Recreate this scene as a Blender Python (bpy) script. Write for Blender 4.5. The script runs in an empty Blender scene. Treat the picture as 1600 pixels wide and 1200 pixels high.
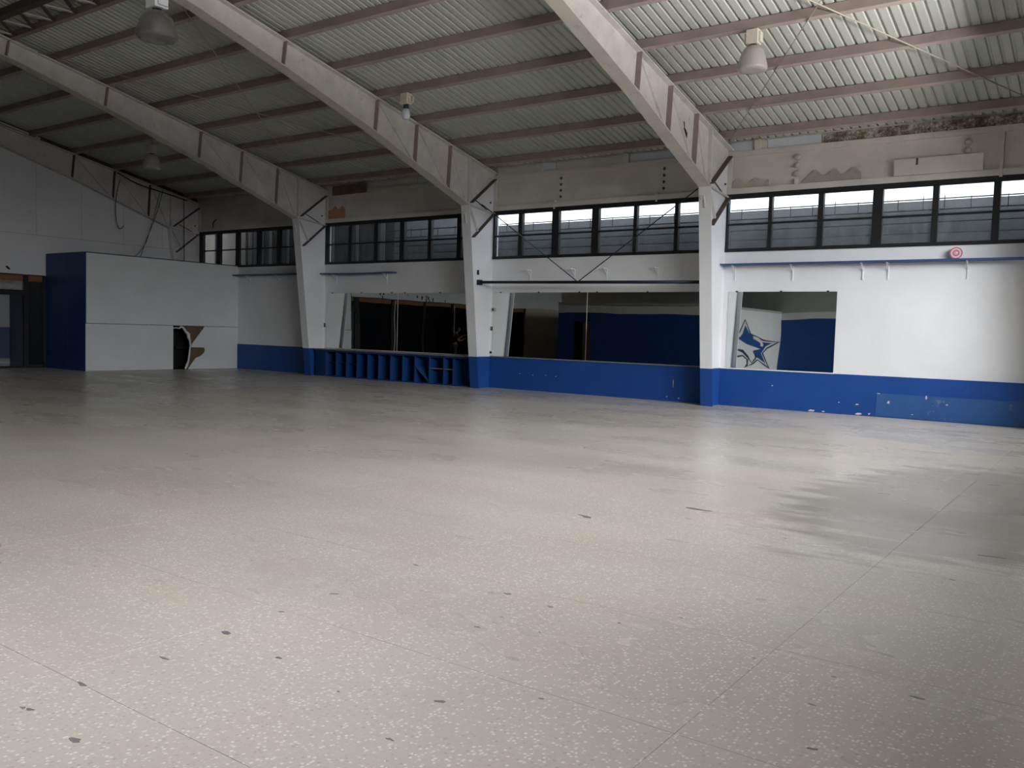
import bpy, bmesh, math, random
from mathutils import Vector, Matrix
random.seed(7)
sc = bpy.context.scene
COL = sc.collection
PI = math.pi

# ------------------------------------------------------------------ camera
YAW, PITCH, ROLL = 0.619334, -0.059846, 0.029207
FPX = 1354.84
cam_d = bpy.data.cameras.new('camera')
cam = bpy.data.objects.new('camera', cam_d)
COL.objects.link(cam)
fw = Vector((-math.sin(YAW)*math.cos(PITCH), math.cos(YAW)*math.cos(PITCH), math.sin(PITCH)))
rt = fw.cross(Vector((0, 0, 1))).normalized()
up = rt.cross(fw)
rt2 = rt*math.cos(ROLL) + up*math.sin(ROLL)
up2 = -rt*math.sin(ROLL) + up*math.cos(ROLL)
mw = Matrix((rt2, up2, -fw)).transposed().to_4x4()
mw.translation = Vector((7.4316, -18.3633, 1.4837))
cam.matrix_world = mw
cam_d.sensor_width = 36.0
cam_d.lens = 36.0*FPX/1600.0
cam_d.clip_start = 0.05
cam_d.clip_end = 300
sc.camera = cam

# ------------------------------------------------------------------ world, daylight, exposure
w = bpy.data.worlds.new('overcast_sky')
sc.world = w
w.use_nodes = True
bg = w.node_tree.nodes['Background']
bg.inputs[0].default_value = (0.90, 0.95, 1.0, 1)
bg.inputs[1].default_value = 3.2

def area_light(name, loc, rot, sx, sy, power, color, spread):
    l = bpy.data.lights.new(name, 'AREA')
    l.shape = 'RECTANGLE'; l.size = sx; l.size_y = sy
    l.energy = power; l.color = color; l.spread = math.radians(spread)
    o = bpy.data.objects.new(name, l)
    o.location = loc; o.rotation_euler = rot
    COL.objects.link(o)
    return o
# daylight entering by the long window band of the right-hand wall (outside the frame)
LY = [-3.4, -7.0, -10.6, -14.2, -17.8, -21.4]
TILT, SPREAD = 32, 78
LYAW = [35, 33, 30, 24, 10, -8]
PSKY, PFILL = 350, 205
PMUL = [.72, .90, 1.05, 1.2, 1.3, 1.25]
FILLMUL = [.75, 1.1, 1.3, 1.3, 1.1, 1.0]
for i, y in enumerate(LY):
    # sky light slanting down over the sill, plus an added upward roof fill
    area_light('daylight_window_%d' % i, (11.7, y, 4.7), (0, math.radians(90-TILT), math.radians(-LYAW[i])), 3.0, 3.0, PSKY*PMUL[i], (0.96, 0.98, 1.0), SPREAD)
    area_light('roof_fill_%d' % i, (11.2, y, 2.6), (0, math.radians(90+24), math.radians(-15)), 1.2, 3.0, PFILL*FILLMUL[i], (1.0, 0.96, 0.90), 80)
sc.view_settings.view_transform = 'Standard'
sc.view_settings.look = 'None'
sc.view_settings.exposure = 0.0
sc.view_settings.gamma = 1.0
sc.view_settings.use_curve_mapping = False
sc.cycles.use_denoising = True
sc.cycles.use_adaptive_sampling = False
sc.cycles.caustics_reflective = False
sc.cycles.caustics_refractive = False
sc.cycles.sample_clamp_indirect = 4.0
sc.cycles.max_bounces = 10
sc.cycles.diffuse_bounces = 6
sc.cycles.glossy_bounces = 4
sc.cycles.transparent_max_bounces = 16

# ------------------------------------------------------------------ helpers
ORG = {}

class MB:
    def __init__(s):
        s.v = []; s.f = []
    def add(s, vs, fs):
        b = len(s.v)
        s.v += [tuple(v) for v in vs]
        s.f += [tuple(b+i for i in f) for f in fs]
        return s
    def box(s, x0, x1, y0, y1, z0, z1):
        vs = [(x, y, z) for z in (z0, z1) for y in (y0, y1) for x in (x0, x1)]
        return s.add(vs, [(0, 2, 3, 1), (4, 5, 7, 6), (0, 1, 5, 4), (2, 6, 7, 3), (0, 4, 6, 2), (1, 3, 7, 5)])
    def prism(s, poly, axis, a0, a1):
        n = len(poly)
        def P(u, v, a):
            return (a, u, v) if axis == 'x' else ((u, a, v) if axis == 'y' else (u, v, a))
        vs = [P(u, v, a0) for u, v in poly] + [P(u, v, a1) for u, v in poly]
        fs = [tuple(range(n))[::-1], tuple(range(n, 2*n))]
        fs += [(i, (i+1) % n, n+(i+1) % n, n+i) for i in range(n)]
        return s.add(vs, fs)
    def bar(s, p, q, w, h, side=None):
        """rectangular bar from p to q, width w along 'side', height h across"""
        p = Vector(p); q = Vector(q); d = (q-p).normalized()
        sd = Vector(side) if side is not None else (d.cross(Vector((0, 0, 1))) if abs(d.z) < .99 else Vector((1, 0, 0)))
        sd = (sd - d*sd.dot(d)).normalized()
        u = d.cross(sd)
        vs = []
        for c in (p, q):
            for a, b in ((-1, -1), (1, -1), (1, 1), (-1, 1)):
                vs.append(c + sd*(a*w/2) + u*(b*h/2))
        return s.add(vs, [(0, 3, 2, 1), (4, 5, 6, 7), (0, 1, 5, 4), (1, 2, 6, 5), (2, 3, 7, 6), (3, 0, 4, 7)])
    def tube(s, pts, r, n=8):
        pts = [Vector(p) for p in pts]
        rings = []
        prev = None
        for i, p in enumerate(pts):
            d = (pts[min(i+1, len(pts)-1)] - pts[max(i-1, 0)]).normalized()
            if prev is None:
                a = d.cross(Vector((0, 0, 1))) if abs(d.z) < .95 else d.cross(Vector((1, 0, 0)))
            else:
                a = prev - d*prev.dot(d)
            a.normalize(); prev = a
            b = d.cross(a)
            rr = r[i] if isinstance(r, (list, tuple)) else r
            rings.append([p + a*(rr*math.cos(2*PI*k/n)) + b*(rr*math.sin(2*PI*k/n)) for k in range(n)])
        vs = [v for rg in rings for v in rg]
        fs = []
        for i in range(len(pts)-1):
            for k in range(n):
                fs.append((i*n+k, i*n+(k+1) % n, (i+1)*n+(k+1) % n, (i+1)*n+k))
        fs.append(tuple(range(n))[::-1]); fs.append(tuple((len(pts)-1)*n+k for k in range(n)))
        return s.add(vs, fs)
    def lathe(s, prof, c, n=24, close=False):
        vs = []
        for r, z in prof:
            for k in range(n):
                vs.append((c[0]+r*math.cos(2*PI*k/n), c[1]+r*math.sin(2*PI*k/n), c[2]+z))
        fs = []
        m = len(prof)
        for i in range(m-1):
            for k in range(n):
                fs.append((i*n+k, i*n+(k+1) % n, (i+1)*n+(k+1) % n, (i+1)*n+k))
        if close:
            fs.append(tuple(range(n))[::-1]); fs.append(tuple((m-1)*n+k for k in range(n)))
        return s.add(vs, fs)
    def sphere(s, c, r, n=12, m=8, sc3=(1, 1, 1)):
        prof = [(max(1e-4, math.sin(PI*i/m)), -math.cos(PI*i/m)) for i in range(m+1)]
        t = MB().lathe(prof, (0, 0, 0), n, True)
        return s.add([(c[0]+v[0]*r*sc3[0], c[1]+v[1]*r*sc3[1], c[2]+v[2]*r*sc3[2]) for v in t.v], t.f)
    def build(s, name, mat, parent=None, smooth=False, bevel=0.0):
        org = ORG.get(parent.name, Vector((0, 0, 0))) if parent else Vector((0, 0, 0))
        me = bpy.data.meshes.new(name)
        me.from_pydata([tuple(Vector(v)-org) for v in s.v], [], s.f)
        bm = bmesh.new(); bm.from_mesh(me)
        bmesh.ops.recalc_face_normals(bm, faces=bm.faces)
        bm.to_mesh(me); bm.free()
        if mat: me.materials.append(mat)
        if smooth:
            for p in me.polygons: p.use_smooth = True
        o = bpy.data.objects.new(name, me)
        COL.objects.link(o)
        if parent: o.parent = parent
        ORG[o.name] = org
        if bevel:
            b = o.modifiers.new('bevel', 'BEVEL'); b.width = bevel; b.segments = 2; b.limit_method = 'ANGLE'
        return o

def tag(o, label=None, cat=None, group=None, kind=None):
    if label: o['label'] = label
    if cat: o['category'] = cat
    if group: o['group'] = group
    if kind: o['kind'] = kind
    return o

def empty(name, loc, label=None, cat=None, group=None, kind=None):
    o = bpy.data.objects.new(name, None)
    o.location = loc; o.empty_display_size = .2
    COL.objects.link(o)
    ORG[o.name] = Vector(loc)
    return tag(o, label, cat, group, kind)

# ------------------------------------------------------------------ materials
def nodes(name):
    m = bpy.data.materials.new(name); m.use_nodes = True
    nt = m.node_tree
    return m, nt, nt.nodes['Principled BSDF'], nt.nodes['Material Output']

def ramp(nt, fac, stops):
    r = nt.nodes.new('ShaderNodeValToRGB')
    el = r.color_ramp.elements
    while len(el) > 1: el.remove(el[-1])
    el[0].position = stops[0][0]; el[0].color = (*stops[0][1], 1)
    for p, c in stops[1:]:
        e = el.new(p); e.color = (*c, 1)
    nt.links.new(fac, r.inputs[0])
    return r.outputs[0]

def noise(nt, scale, detail=4, rough=.6, stretch=None, offset=0):
    g = nt.nodes.new('ShaderNodeNewGeometry')
    mp = nt.nodes.new('ShaderNodeMapping')
    mp.inputs['Location'].default_value = (offset, offset*.7, offset*1.3)
    if stretch: mp.inputs['Scale'].default_value = stretch
    nt.links.new(g.outputs['Position'], mp.inputs[0])
    n = nt.nodes.new('ShaderNodeTexNoise')
    n.inputs['Scale'].default_value = scale; n.inputs['Detail'].default_value = detail
    n.inputs['Roughness'].default_value = rough
    nt.links.new(mp.outputs[0], n.inputs['Vector'])
    return n.outputs[0], mp.outputs[0]

def mixc(nt, fac, a, b, mode='MIX'):
    m = nt.nodes.new('ShaderNodeMix'); m.data_type = 'RGBA'; m.blend_type = mode
    for sock, v in ((m.inputs[0], fac), (m.inputs[6], a), (m.inputs[7], b)):
        if hasattr(v, 'links'): nt.links.new(v, sock)
        elif isinstance(v, (int, float)): sock.default_value = v
        else: sock.default_value = (*v, 1)
    return m.outputs[2]

def paint(name, col, rough=.6, var=.12, scale=1.2, dirt=None, dirt_at=(.58, .75), dscale=2.2, stretch=None, bump=0.0, spec=.3, bscale=18):
    m, nt, p, out = nodes(name)
    n, _ = noise(nt, scale, 5, .6, stretch)
    lo = tuple(max(0, c*(1-var)) for c in col); hi = tuple(min(1, c*(1+var*.6)) for c in col)
    c = ramp(nt, n, [(.3, lo), (.7, hi)])
    if dirt:
        n2, _ = noise(nt, dscale, 8, .7, stretch, 13.1)
        f = ramp(nt, n2, [(dirt_at[0], (0, 0, 0)), (dirt_at[1], (1, 1, 1))])
        c = mixc(nt, f, c, dirt)
    nt.links.new(c, p.inputs['Base Color'])
    p.inputs['Roughness'].default_value = rough
    p.inputs['Specular IOR Level'].default_value = spec
    if bump:
        n3, _ = noise(nt, bscale, 4, .6, stretch, 4.2)
        b = nt.nodes.new('ShaderNodeBump'); b.inputs['Strength'].default_value = .5; b.inputs['Distance'].default_value = bump
        nt.links.new(n3, b.inputs['Height']); nt.links.new(b.outputs[0], p.inputs['Normal'])
    return m

WHITE = paint('white_wall_paint', (.74, .745, .76), .5, .06, .8, (.60, .59, .57), (.62, .85), 1.6, bump=.002, spec=.35, bscale=6)
BOOTH = paint('white_board_paint', (.64, .66, .67), .55, .06, 1.0, (.52, .52, .50), (.64, .85), 2.0)
CREAM = paint('aged_cream_plaster', (.60, .57, .53), .7, .12, 1.3, (.40, .35, .30), (.62, .82), 2.6, bump=.003)
RAFTER = paint('dirty_white_steel_paint', (.62, .60, .585), .55, .14, 2.2, (.42, .36, .33), (.58, .74), 5.0, bump=.001)
FLANGE = paint('yellowed_steel_paint', (.60, .56, .51), .55, .12, 2.4, (.40, .33, .28), (.58, .76), 5.0)
LIP = paint('worn_purlin_lip', (.40, .335, .31), .6, .15, 2.5)
PURLIN = paint('brown_primer_steel', (.31, .25, .232), .6, .18, 2.0, (.36, .30, .27), (.60, .75), 3.0)
DARKST = paint('dark_brown_steel', (.085, .065, .058), .55, .15, 3.0)
SHEET = paint('weathered_roof_sheet', (.50, .52, .48), .5, .10, .9, (.38, .40, .37), (.55, .8), 1.4, stretch=(1, .35, 1), spec=.4)
BLACKF = paint('black_window_frame', (.018, .018, .020), .45, .15, 4)
BLUE = paint('blue_gloss_paint', (.013, .064, .265), .38, .10, 1.5, (.10, .17, .38), (.66, .76), 3.4, spec=.3)
BLUEDK = paint('navy_blue_paint', (.011, .045, .165), .45, .10, 1.6, spec=.4)
BLUESH = paint('blue_shelf_paint', (.03, .08, .21), .45, .12, 2.0)
NAVYBAR = paint('dark_navy_pipe', (.008, .014, .026), .4, .1, 3)
BLACK = paint('black_plastic', (.012, .012, .013), .5, .1, 5)
GREYP = paint('grey_plastic', (.35, .35, .35), .5, .06, 5)
GALV = paint('galvanised_rod', (.42, .38, .33), .45, .15, 6)
TAN = paint('tan_scrap_board', (.43, .385, .315), .75, .10, 4, (.33, .28, .22), (.55, .75), 8)
GREYSC = paint('grey_scrap_board', (.36, .325, .295), .75, .10, 4, (.28, .25, .22), (.55, .75), 8)
ORANGEW = paint('orange_raw_board', (.46, .24, .13), .75, .12, 4)
BROWNW = paint('dark_brown_board', (.16, .115, .095), .7, .14, 4)
PLY = paint('plywood_backing', (.135, .095, .062), .7, .2, 5, stretch=(1, 1, .2))
TRANSOM = paint('orange_varnished_transom', (.24, .115, .05), .5, .15, 3, stretch=(1, .3, 1))
RIMW = paint('pale_strip_panel', (.60, .63, .68), .5, .06, 2.0)
LEDGEG = paint('grey_ledge_top', (.20, .205, .22), .5, .1, 3)
UPGREY = paint('grey_upper_wall', (.42, .43, .42), .7, .06, 1)
BEIGE = paint('beige_block_wall', (.55, .50, .42), .7, .1, 1)
PINK = paint('pink_disc_paint', (.70, .38, .45), .5, .05, 5)
REDD = paint('dull_red_paint', (.50, .15, .20), .5, .08, 5)
PALEP = paint('pale_pink_paint', (.78, .60, .64), .5, .05, 5)
BALL = paint('ceramic_knob', (.46, .42, .39), .35, .2, 8, spec=.6)
IVORY = paint('ivory_ballast_casing', (.66, .61, .54), .5, .08, 6)
WHITEBOX = paint('white_ballast_casing', (.78, .79, .82), .45, .05, 6)
SOCKET = paint('dark_green_socket', (.03, .05, .045), .4, .1, 6)
MOSS = None

def mossy():
    m, nt, p, out = nodes('mossy_peeling_strip')
    n, _ = noise(nt, 3.2, 9, .78)
    n2, _ = noise(nt, 22, 6, .7, None, 5)
    c = ramp(nt, n, [(.40, (.12, .09, .07)), (.50, (.26, .235, .18)), (.55, (.50, .47, .42)), (.7, (.58, .56, .53))])
    c2 = ramp(nt, n2, [(.42, (.5, .45, .4)), (.55, (1, 1, 1))])
    nt.links.new(mixc(nt, 1.0, c, c2, 'MULTIPLY'), p.inputs['Base Color'])
    p.inputs['Roughness'].default_value = .85
    return m
MOSS = mossy()

def floor_mat():
    m, nt, p, out = nodes('worn_terrazzo')
    big, vec = noise(nt, .32, 4, .5)
    base = ramp(nt, big, [(.30, (.465, .425, .378)), (.5, (.525, .485, .436)), (.72, (.56, .525, .482))])
    n2, _ = noise(nt, 1.1, 3, .5, None, 9)
    base = mixc(nt, ramp(nt, n2, [(.48, (0, 0, 0)), (.75, (.35, .35, .35))]), base, (.56, .44, .33))
    # chips
    v = nt.nodes.new('ShaderNodeTexVoronoi'); v.inputs['Scale'].default_value = 58
    v.inputs['Randomness'].default_value = 1
    nt.links.new(vec, v.inputs['Vector'])
    sep = nt.nodes.new('ShaderNodeSeparateColor'); nt.links.new(v.outputs['Color'], sep.inputs[0])
    chipmask = ramp(nt, v.outputs['Distance'], [(.25, (1, 1, 1)), (.50, (0, 0, 0))])
    chipcol = ramp(nt, sep.outputs[0], [(0, (.47, .43, .375)), (.50, (.49, .455, .41)), (.60, (.78, .765, .74)), (.86, (.84, .83, .81)), (.93, (.40, .32, .26)), (1, (.36, .33, .30))])
    mm = nt.nodes.new('ShaderNodeMath'); mm.operation = 'MULTIPLY'; mm.inputs[1].default_value = .72
    nt.links.new(chipmask, mm.inputs[0])
    base = mixc(nt, mm.outputs[0], base, chipcol)
    # grime: soft traffic streaks, dirty smears with painted shade at right, tiny dark pits
    n3, _ = noise(nt, .55, 4, .5, (.45, 1.2, 1), 21)
    grime = ramp(nt, n3, [(.42, (0, 0, 0)), (.75, (.30, .30, .30))])
    base = mixc(nt, grime, base, (.30, .275, .25))
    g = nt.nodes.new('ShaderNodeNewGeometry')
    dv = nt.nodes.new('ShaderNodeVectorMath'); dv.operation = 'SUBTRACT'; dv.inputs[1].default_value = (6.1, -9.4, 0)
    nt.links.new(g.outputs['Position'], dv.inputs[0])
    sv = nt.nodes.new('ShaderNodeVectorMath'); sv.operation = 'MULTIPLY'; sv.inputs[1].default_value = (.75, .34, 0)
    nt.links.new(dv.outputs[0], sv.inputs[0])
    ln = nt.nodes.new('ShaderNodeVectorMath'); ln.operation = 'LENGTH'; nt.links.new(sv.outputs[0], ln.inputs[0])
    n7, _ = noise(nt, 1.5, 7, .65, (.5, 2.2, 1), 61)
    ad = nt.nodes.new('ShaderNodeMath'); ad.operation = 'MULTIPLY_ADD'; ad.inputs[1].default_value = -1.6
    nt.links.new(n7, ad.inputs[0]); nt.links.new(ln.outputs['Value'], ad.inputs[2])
    smear_shade = ramp(nt, ad.outputs[0], [(-.0, (.62, .62, .62)), (.22, (0, 0, 0))])
    base = mixc(nt, smear_shade, base, (.20, .18, .165))
    n4, _ = noise(nt, 9, 3, .6, None, 33)
    spots = ramp(nt, n4, [(.745, (0, 0, 0)), (.785, (.35, .35, .35))])
    base = mixc(nt, spots, base, (.20, .19, .185))
    nt.links.new(base, p.inputs['Base Color'])
    n5, _ = noise(nt, .8, 4, .55, (.6, 1.2, 1), 40)
    r = nt.nodes.new('ShaderNodeMapRange'); r.inputs[1].default_value = .3; r.inputs[2].default_value = .7
    r.inputs[3].default_value = .20; r.inputs[4].default_value = .40
    nt.links.new(n5, r.inputs[0]); nt.links.new(r.outputs[0], p.inputs['Roughness'])
    p.inputs['Specular IOR Level'].default_value = .22
    return m
FLOOR = floor_mat()
GROUT = paint('dark_joint', (.15, .14, .13), .8, .1, 3)
CHIPM = paint('dark_floor_patch', (.19, .18, .18), .6, .3, 20)

def mirror_mat():
    m, nt, p, out = nodes('old_mirror')
    p.inputs['Metallic'].default_value = 1
    p.inputs['Base Color'].default_value = (.70, .735, .71, 1)
    p.inputs['Roughness'].default_value = .012
    n, _ = noise(nt, .55, 1.5, .4, None, 3)
    b = nt.nodes.new('ShaderNodeBump'); b.inputs['Strength'].default_value = .6; b.inputs['Distance'].default_value = .010
    nt.links.new(n, b.inputs['Height']); nt.links.new(b.outputs[0], p.inputs['Normal'])
    return m
MIRROR = mirror_mat()

def dirty_glass(name, base, tint, scale):
    m, nt, p, out = nodes(name)
    tr = nt.nodes.new('ShaderNodeBsdfTransparent'); tr.inputs[0].default_value = (*tint, 1)
    p.inputs['Base Color'].default_value = (.45, .47, .49, 1)
    p.inputs['Roughness'].default_value = .35
    n, _ = noise(nt, scale, 6, .7, (2.2, 1, .5), 2)
    f = nt.nodes.new('ShaderNodeMapRange'); f.inputs[1].default_value = .3; f.inputs[2].default_value = .75
    f.inputs[3].default_value = base[0]; f.inputs[4].default_value = base[1]
    nt.links.new(n, f.inputs[0])
    mx = nt.nodes.new('ShaderNodeMixShader')
    nt.links.new(f.outputs[0], mx.inputs[0]); nt.links.new(tr.outputs[0], mx.inputs[1]); nt.links.new(p.outputs[0], mx.inputs[2])
    nt.links.new(mx.outputs[0], out.inputs[0])
    return m
GLASS = dirty_glass('dirty_window_glass', (.05, .22), (.92, .95, .97), 3.0)
TINT = dirty_glass('tinted_door_glass', (.05, .10), (.14, .21, .27), 1.0)
CLEAR = dirty_glass('clear_door_glass', (.05, .12), (.80, .86, .88), 1.0)

def black_glass():
    m, nt, p, out = nodes('black_glass')
    p.inputs['Base Color'].default_value = (.006, .007, .010, 1)
    p.inputs['Roughness'].default_value = .12
    p.inputs['Specular IOR Level'].default_value = .35
    return m
BGLASS = black_glass()

def shade_mat(name, fac, col, rough):
    m, nt, p, out = nodes(name)
    tr = nt.nodes.new('ShaderNodeBsdfTransparent'); tr.inputs[0].default_value = (.9, .9, .9, 1)
    p.inputs['Base Color'].default_value = (*col, 1); p.inputs['Roughness'].default_value = rough
    mx = nt.nodes.new('ShaderNodeMixShader'); mx.inputs[0].default_value = fac
    nt.links.new(tr.outputs[0], mx.inputs[1]); nt.links.new(p.outputs[0], mx.inputs[2]); nt.links.new(mx.outputs[0], out.inputs[0])
    return m
SHADE_FROST = shade_mat('frosted_acrylic_shade', .80, (.50, .47, .45), .4)
SHADE_CLEAR = shade_mat('prismatic_acrylic_shade', .70, (.17, .165, .16), .12)
BULB = shade_mat('white_glass_bulb', .9, (.78, .82, .90), .25)

# ------------------------------------------------------------------ dimensions
BAY = 6.4
XL, XR = -19.3, 9.2
YF = -24.0                      # far (camera side) eave
RIDGE = -12.0
SL = .207
def ztop(y):                    # top of rafters
    a = -y if y >= RIDGE else -(2*RIDGE - y)
    return 5.60 + SL*a
FX = [6.4, 0.0, -6.4, -12.8, -19.2]     # right-hand web face of every portal frame

# ------------------------------------------------------------------ floor
floor = empty('floor', (0, 0, 0), kind='structure')
MB().box(XL, XR+.2, YF, .02, -.12, -.006).build('floor_bed', GROUT, floor)
xs = []; x = 6.12+2.28*2
while x > XL: xs.append(x); x -= 2.28
xs = [min(x, XR) for x in xs] + [XL]
ys = [0.0]; y = -16.55+1.14*14
while y > YF: ys.append(y); y -= 1.14
ys.append(YF)
slab_cache = {}
for i in range(len(xs)-1):
    for j in range(len(ys)-1):
        a, b = xs[i+1], xs[i]; c, d = ys[j+1], ys[j]
        if b-a < .02 or d-c < .02: continue
        key = (round(b-a, 3), round(d-c, 3))
        if key not in slab_cache:
            hx, hy = (b-a)/2-.0013, (d-c)/2-.0013
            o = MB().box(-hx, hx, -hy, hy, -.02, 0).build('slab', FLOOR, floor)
            slab_cache[key] = o.data
        else:
            o = bpy.data.objects.new('slab', slab_cache[key]); COL.objects.link(o); o.parent = floor
        o.location = ((a+b)/2, (c+d)/2, 0)
chips = [(4.07, -16.8, .028), (4.11, -16.79, .03), (4.48, -16.81, .04), (4.03, -16.18, .035), (3.97, -15.81, .045), (3.92, -15.44, .03), (3.9, -15.05, .035), (4.63, -14.42, .05), (4.84, -14.96, .035), (4.41, -15.86, .03), (5.33, -16.11, .025), (5.26, -15.75, .04), (4.88, -15.94, .015), (4.03, -16.55, .045), (3.84, -14.31, .03), (4.84, -14.76, .02), (3.88, -12.3, .10), (4.46, -11.37, .12), (5.12, -14.82, .015), (5.36, -14.44, .02), (5.57, -14.15, .02), (5.56, -15.47, .02), (5.4, -11.92, .025), (6.08, -14.46, .02), (6.44, -14.45, .025), (6.45, -14.81, .022), (6.78, -14.45, .03), (5.51, -9.31, .07), (6.59, -12.32, .025), (4.94, -14.45, .04), (-5.79, -4.81, .35), (6.57, -15.2, .03)]
rc = random.Random(3)
for cx, cy, r in chips:
    n = 9; sx = rc.uniform(1.0, 2.0); ang = rc.uniform(-.4, .4)
    pts = []
    for k in range(n):
        rr = .62*r*rc.uniform(.35, 1.0)
        px, py = rr*sx*math.cos(2*PI*k/n), rr*.7*math.sin(2*PI*k/n)
        pts.append((cx+px*math.cos(ang)-py*math.sin(ang), cy+px*math.sin(ang)+py*math.cos(ang)))
    MB().prism(pts, 'z', -.004, .0008).build('floor_chip', CHIPM, floor)
MB().bar((6.62, -11.46, 0), (6.80, -11.44, 0), .03, .002, (0, 1, 0)).build('floor_chip', CHIPM, floor)

# ------------------------------------------------------------------ back wall (windows in it)
wall_back = empty('wall_back', (0, 0, 0), kind='structure')
MB().box(XL-.2, XR+.2, 0, .22, 0, 3.38).build('lower_wall', WHITE, wall_back)
for x0 in FX:
    MB().box(x0-.36 if x0 > -19 else x0-.3, x0-.0 if x0 > -19 else -19.14, 0, .22, 3.38, 4.63).build('wall_pier', WHITE, wall_back)
MB().box(XR-.05, XR+.2, 0, .22, 3.38, 4.63).build('wall_pier', WHITE, wall_back)
MB().box(XL-.2, XR+.2, .02, .22, 4.63, 5.78).build('fascia_beam', CREAM, wall_back)
MB().box(XL-.2, XR+.2, -.045, .02, 4.625, 4.745).build('window_head_trim', CREAM, wall_back)
MB().box(XL-.2, XR+.2, -.05, .02, 5.425, 5.535).build('top_girt', CREAM, wall_back)
# infill strip between the girt and the sheeting, in pieces as it was patched
pieces = [(-19.2, -17.2, CREAM), (-17.18, -12.9, CREAM), (-12.75, -11.0, CREAM), (-10.98, -9.1, CREAM), (-9.08, -8.0, RIMW), (-7.9, -6.5, CREAM), (-6.3, -5.0, CREAM), (-4.92, -4.5, RIMW), (-4.48, -2.62, CREAM), (-2.42, -.2, RIMW), (.02, .60, RIMW), (.70, .85, CREAM), (.86, 1.98, RIMW), (2.0, 9.2, MOSS)]
for a, b, m in pieces:
    MB().box(a, b, -.012, .03, 5.535, 5.735).build('infill_strip', m, wall_back)
for xg in (-2.52, .65, -4.95, -7.95, 1.0-13.83):
    MB().box(xg-.07, xg+.07, -.06, .02, 5.53, 5.745).build('infill_cleat', CREAM, wall_back)
# blue dado, bay by bay, and its columns are painted with the frames
n_tr = 1
for (a, b) in ((.0, 6.23), (-6.4, -.17), (-17.02, -12.97)):
    t = MB().box(a, b, -.018, .0, 0, .82).build('trim_%d' % n_tr, BLUE, None); tag(t, kind='structure'); n_tr += 1
t = MB().box(6.4, XR, -.018, 0, 0, .82).build('trim_%d' % n_tr, BLUE, None); tag(t, kind='structure'); n_tr += 1
t = MB().box(-6.38, -.2, -.05, 0, .815, .838).build('trim_%d' % n_tr, LEDGEG, None); tag(t, kind='structure'); n_tr += 1
t = MB().box(.02, 2.46, -.03, 0, .815, .832).build('trim_%d' % n_tr, WHITE, None); tag(t, kind='structure'); n_tr += 1
# paler repair patch and rough strips on the dado of the right bay
BLUEP = paint('faded_blue_patch', (.030, .095, .27), .45, .10, 2.5, (.20, .24, .34), (.63, .75), 3.0)
t = MB().box(3.32, 6.2, -.024, -.018, .02, .475).build('trim_%d' % n_tr, BLUEP, None); tag(t, kind='structure'); n_tr += 1
FLECK = paint('bare_plaster_fleck', (.55, .50, .46), .8, .2, 20)
def flecks(host, spots):
    rf = random.Random(11)
    for x, z, r, h in spots:
        pts = [(x+r*rf.uniform(.4, 1)*math.cos(2*PI*k/7), z+h*rf.uniform(.4, 1)*math.sin(2*PI*k/7)) for k in range(7)]
        MB().prism(pts, 'y', -.0275, -.012).build('bare_fleck', FLECK, host)
flecks(wall_back, [(2.05, .03, .10, .03), (2.95, .22, .05, .02), (3.0, .035, .09, .03), (2.6, .24, .02, .015), (3.36, .47, .05, .012), (4.23, .45, .03, .05), (3.55, .30, .04, .04), (-1.1, .42, .012, .12), (-1.25, .10, .02, .02), (-.95, .08, .03, .025), (-4.6, .42, .03, .01), (-5.0, .40, .02, .012), (-4.3, .40, .015, .015), (-5.4, .42, .02, .01), (2.3, .03, .06, .02), (1.2, .5, .02, .015), (4.6, .33, .04, .015), (3.2, .05, .03, .03), (4.0, .10, .03, .012)])

# ------------------------------------------------------------------ window bands of the back wall
BANDS = {
 1: (0.0, [(0, .05), (.94, 1.02), (1.98, 2.09), (3.05, 3.24), (4.14, 4.25), (5.17, 5.29), (5.98, 6.06)]),
 2: (-6.4, [(-6.4, -6.34), (-5.59, -5.47), (-4.56, -4.36), (-3.41, -3.22), (-2.28, -2.19), (-1.23, -1.14), (-.42, -.34)]),
 3: (-12.8, [(-12.8, -12.71), (-11.79, -11.66), (-10.73, -10.58), (-9.72, -9.55), (-8.66, -8.54), (-7.62, -7.47), (-6.82, -6.74)]),
 4: (-19.2, [(-19.16, -18.98), (-18.17, -18.02), (-17.16, -17.01), (-16.06, -15.90), (-15.06, -14.93), (-14.02, -13.9), (-13.22, -13.14)])}
for k, (x0, mul) in BANDS.items():
    wn = empty('window_%d' % k, (mul[0][0], 0, 3.38), kind='structure')
    xa, xb = mul[0][0], mul[-1][1]
    f = MB()
    f.box(xa, xb, -.03, .10, 4.53, 4.63); f.box(xa, xb, -.03, .10, 3.375, 3.445)
    f.build('window_frame', BLACKF, wn)
    for a, b in mul:
        MB().box(a, b, -.022, .09, 3.445, 4.53).build('mullion', BLACKF, wn)
    for (a, b), (c, d) in zip(mul[:-1], mul[1:]):
        MB().box(b, c, -.012, .07, 3.955, 3.99).build('transom_rail', BLACKF, wn)
        MB().box(b, c, .03, .036, 3.445, 3.955).build('pane', GLASS, wn)
        MB().box(b, c, .045, .051, 3.99, 4.53).build('pane', GLASS, wn)
    if k <= 3:
        for z in (4.31, 4.10, 3.86, 3.65):
            MB().bar((xa if k < 3 else -10.5, .25, z), (xb, .25, z), .02, .022).build('grille_bar', BLACKF, wn)
        rg = random.Random(k)
        x = (xa if k < 3 else -10.4)+.25
        while x < xb-.1:
            MB().bar((x, .25, 4.09), (x, .25, 4.31+rg.choice((.02, .02, .06))), .014, .014).build('grille_post', BLACKF, wn)
            x += rg.choice((.38, .46, .62))
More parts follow.
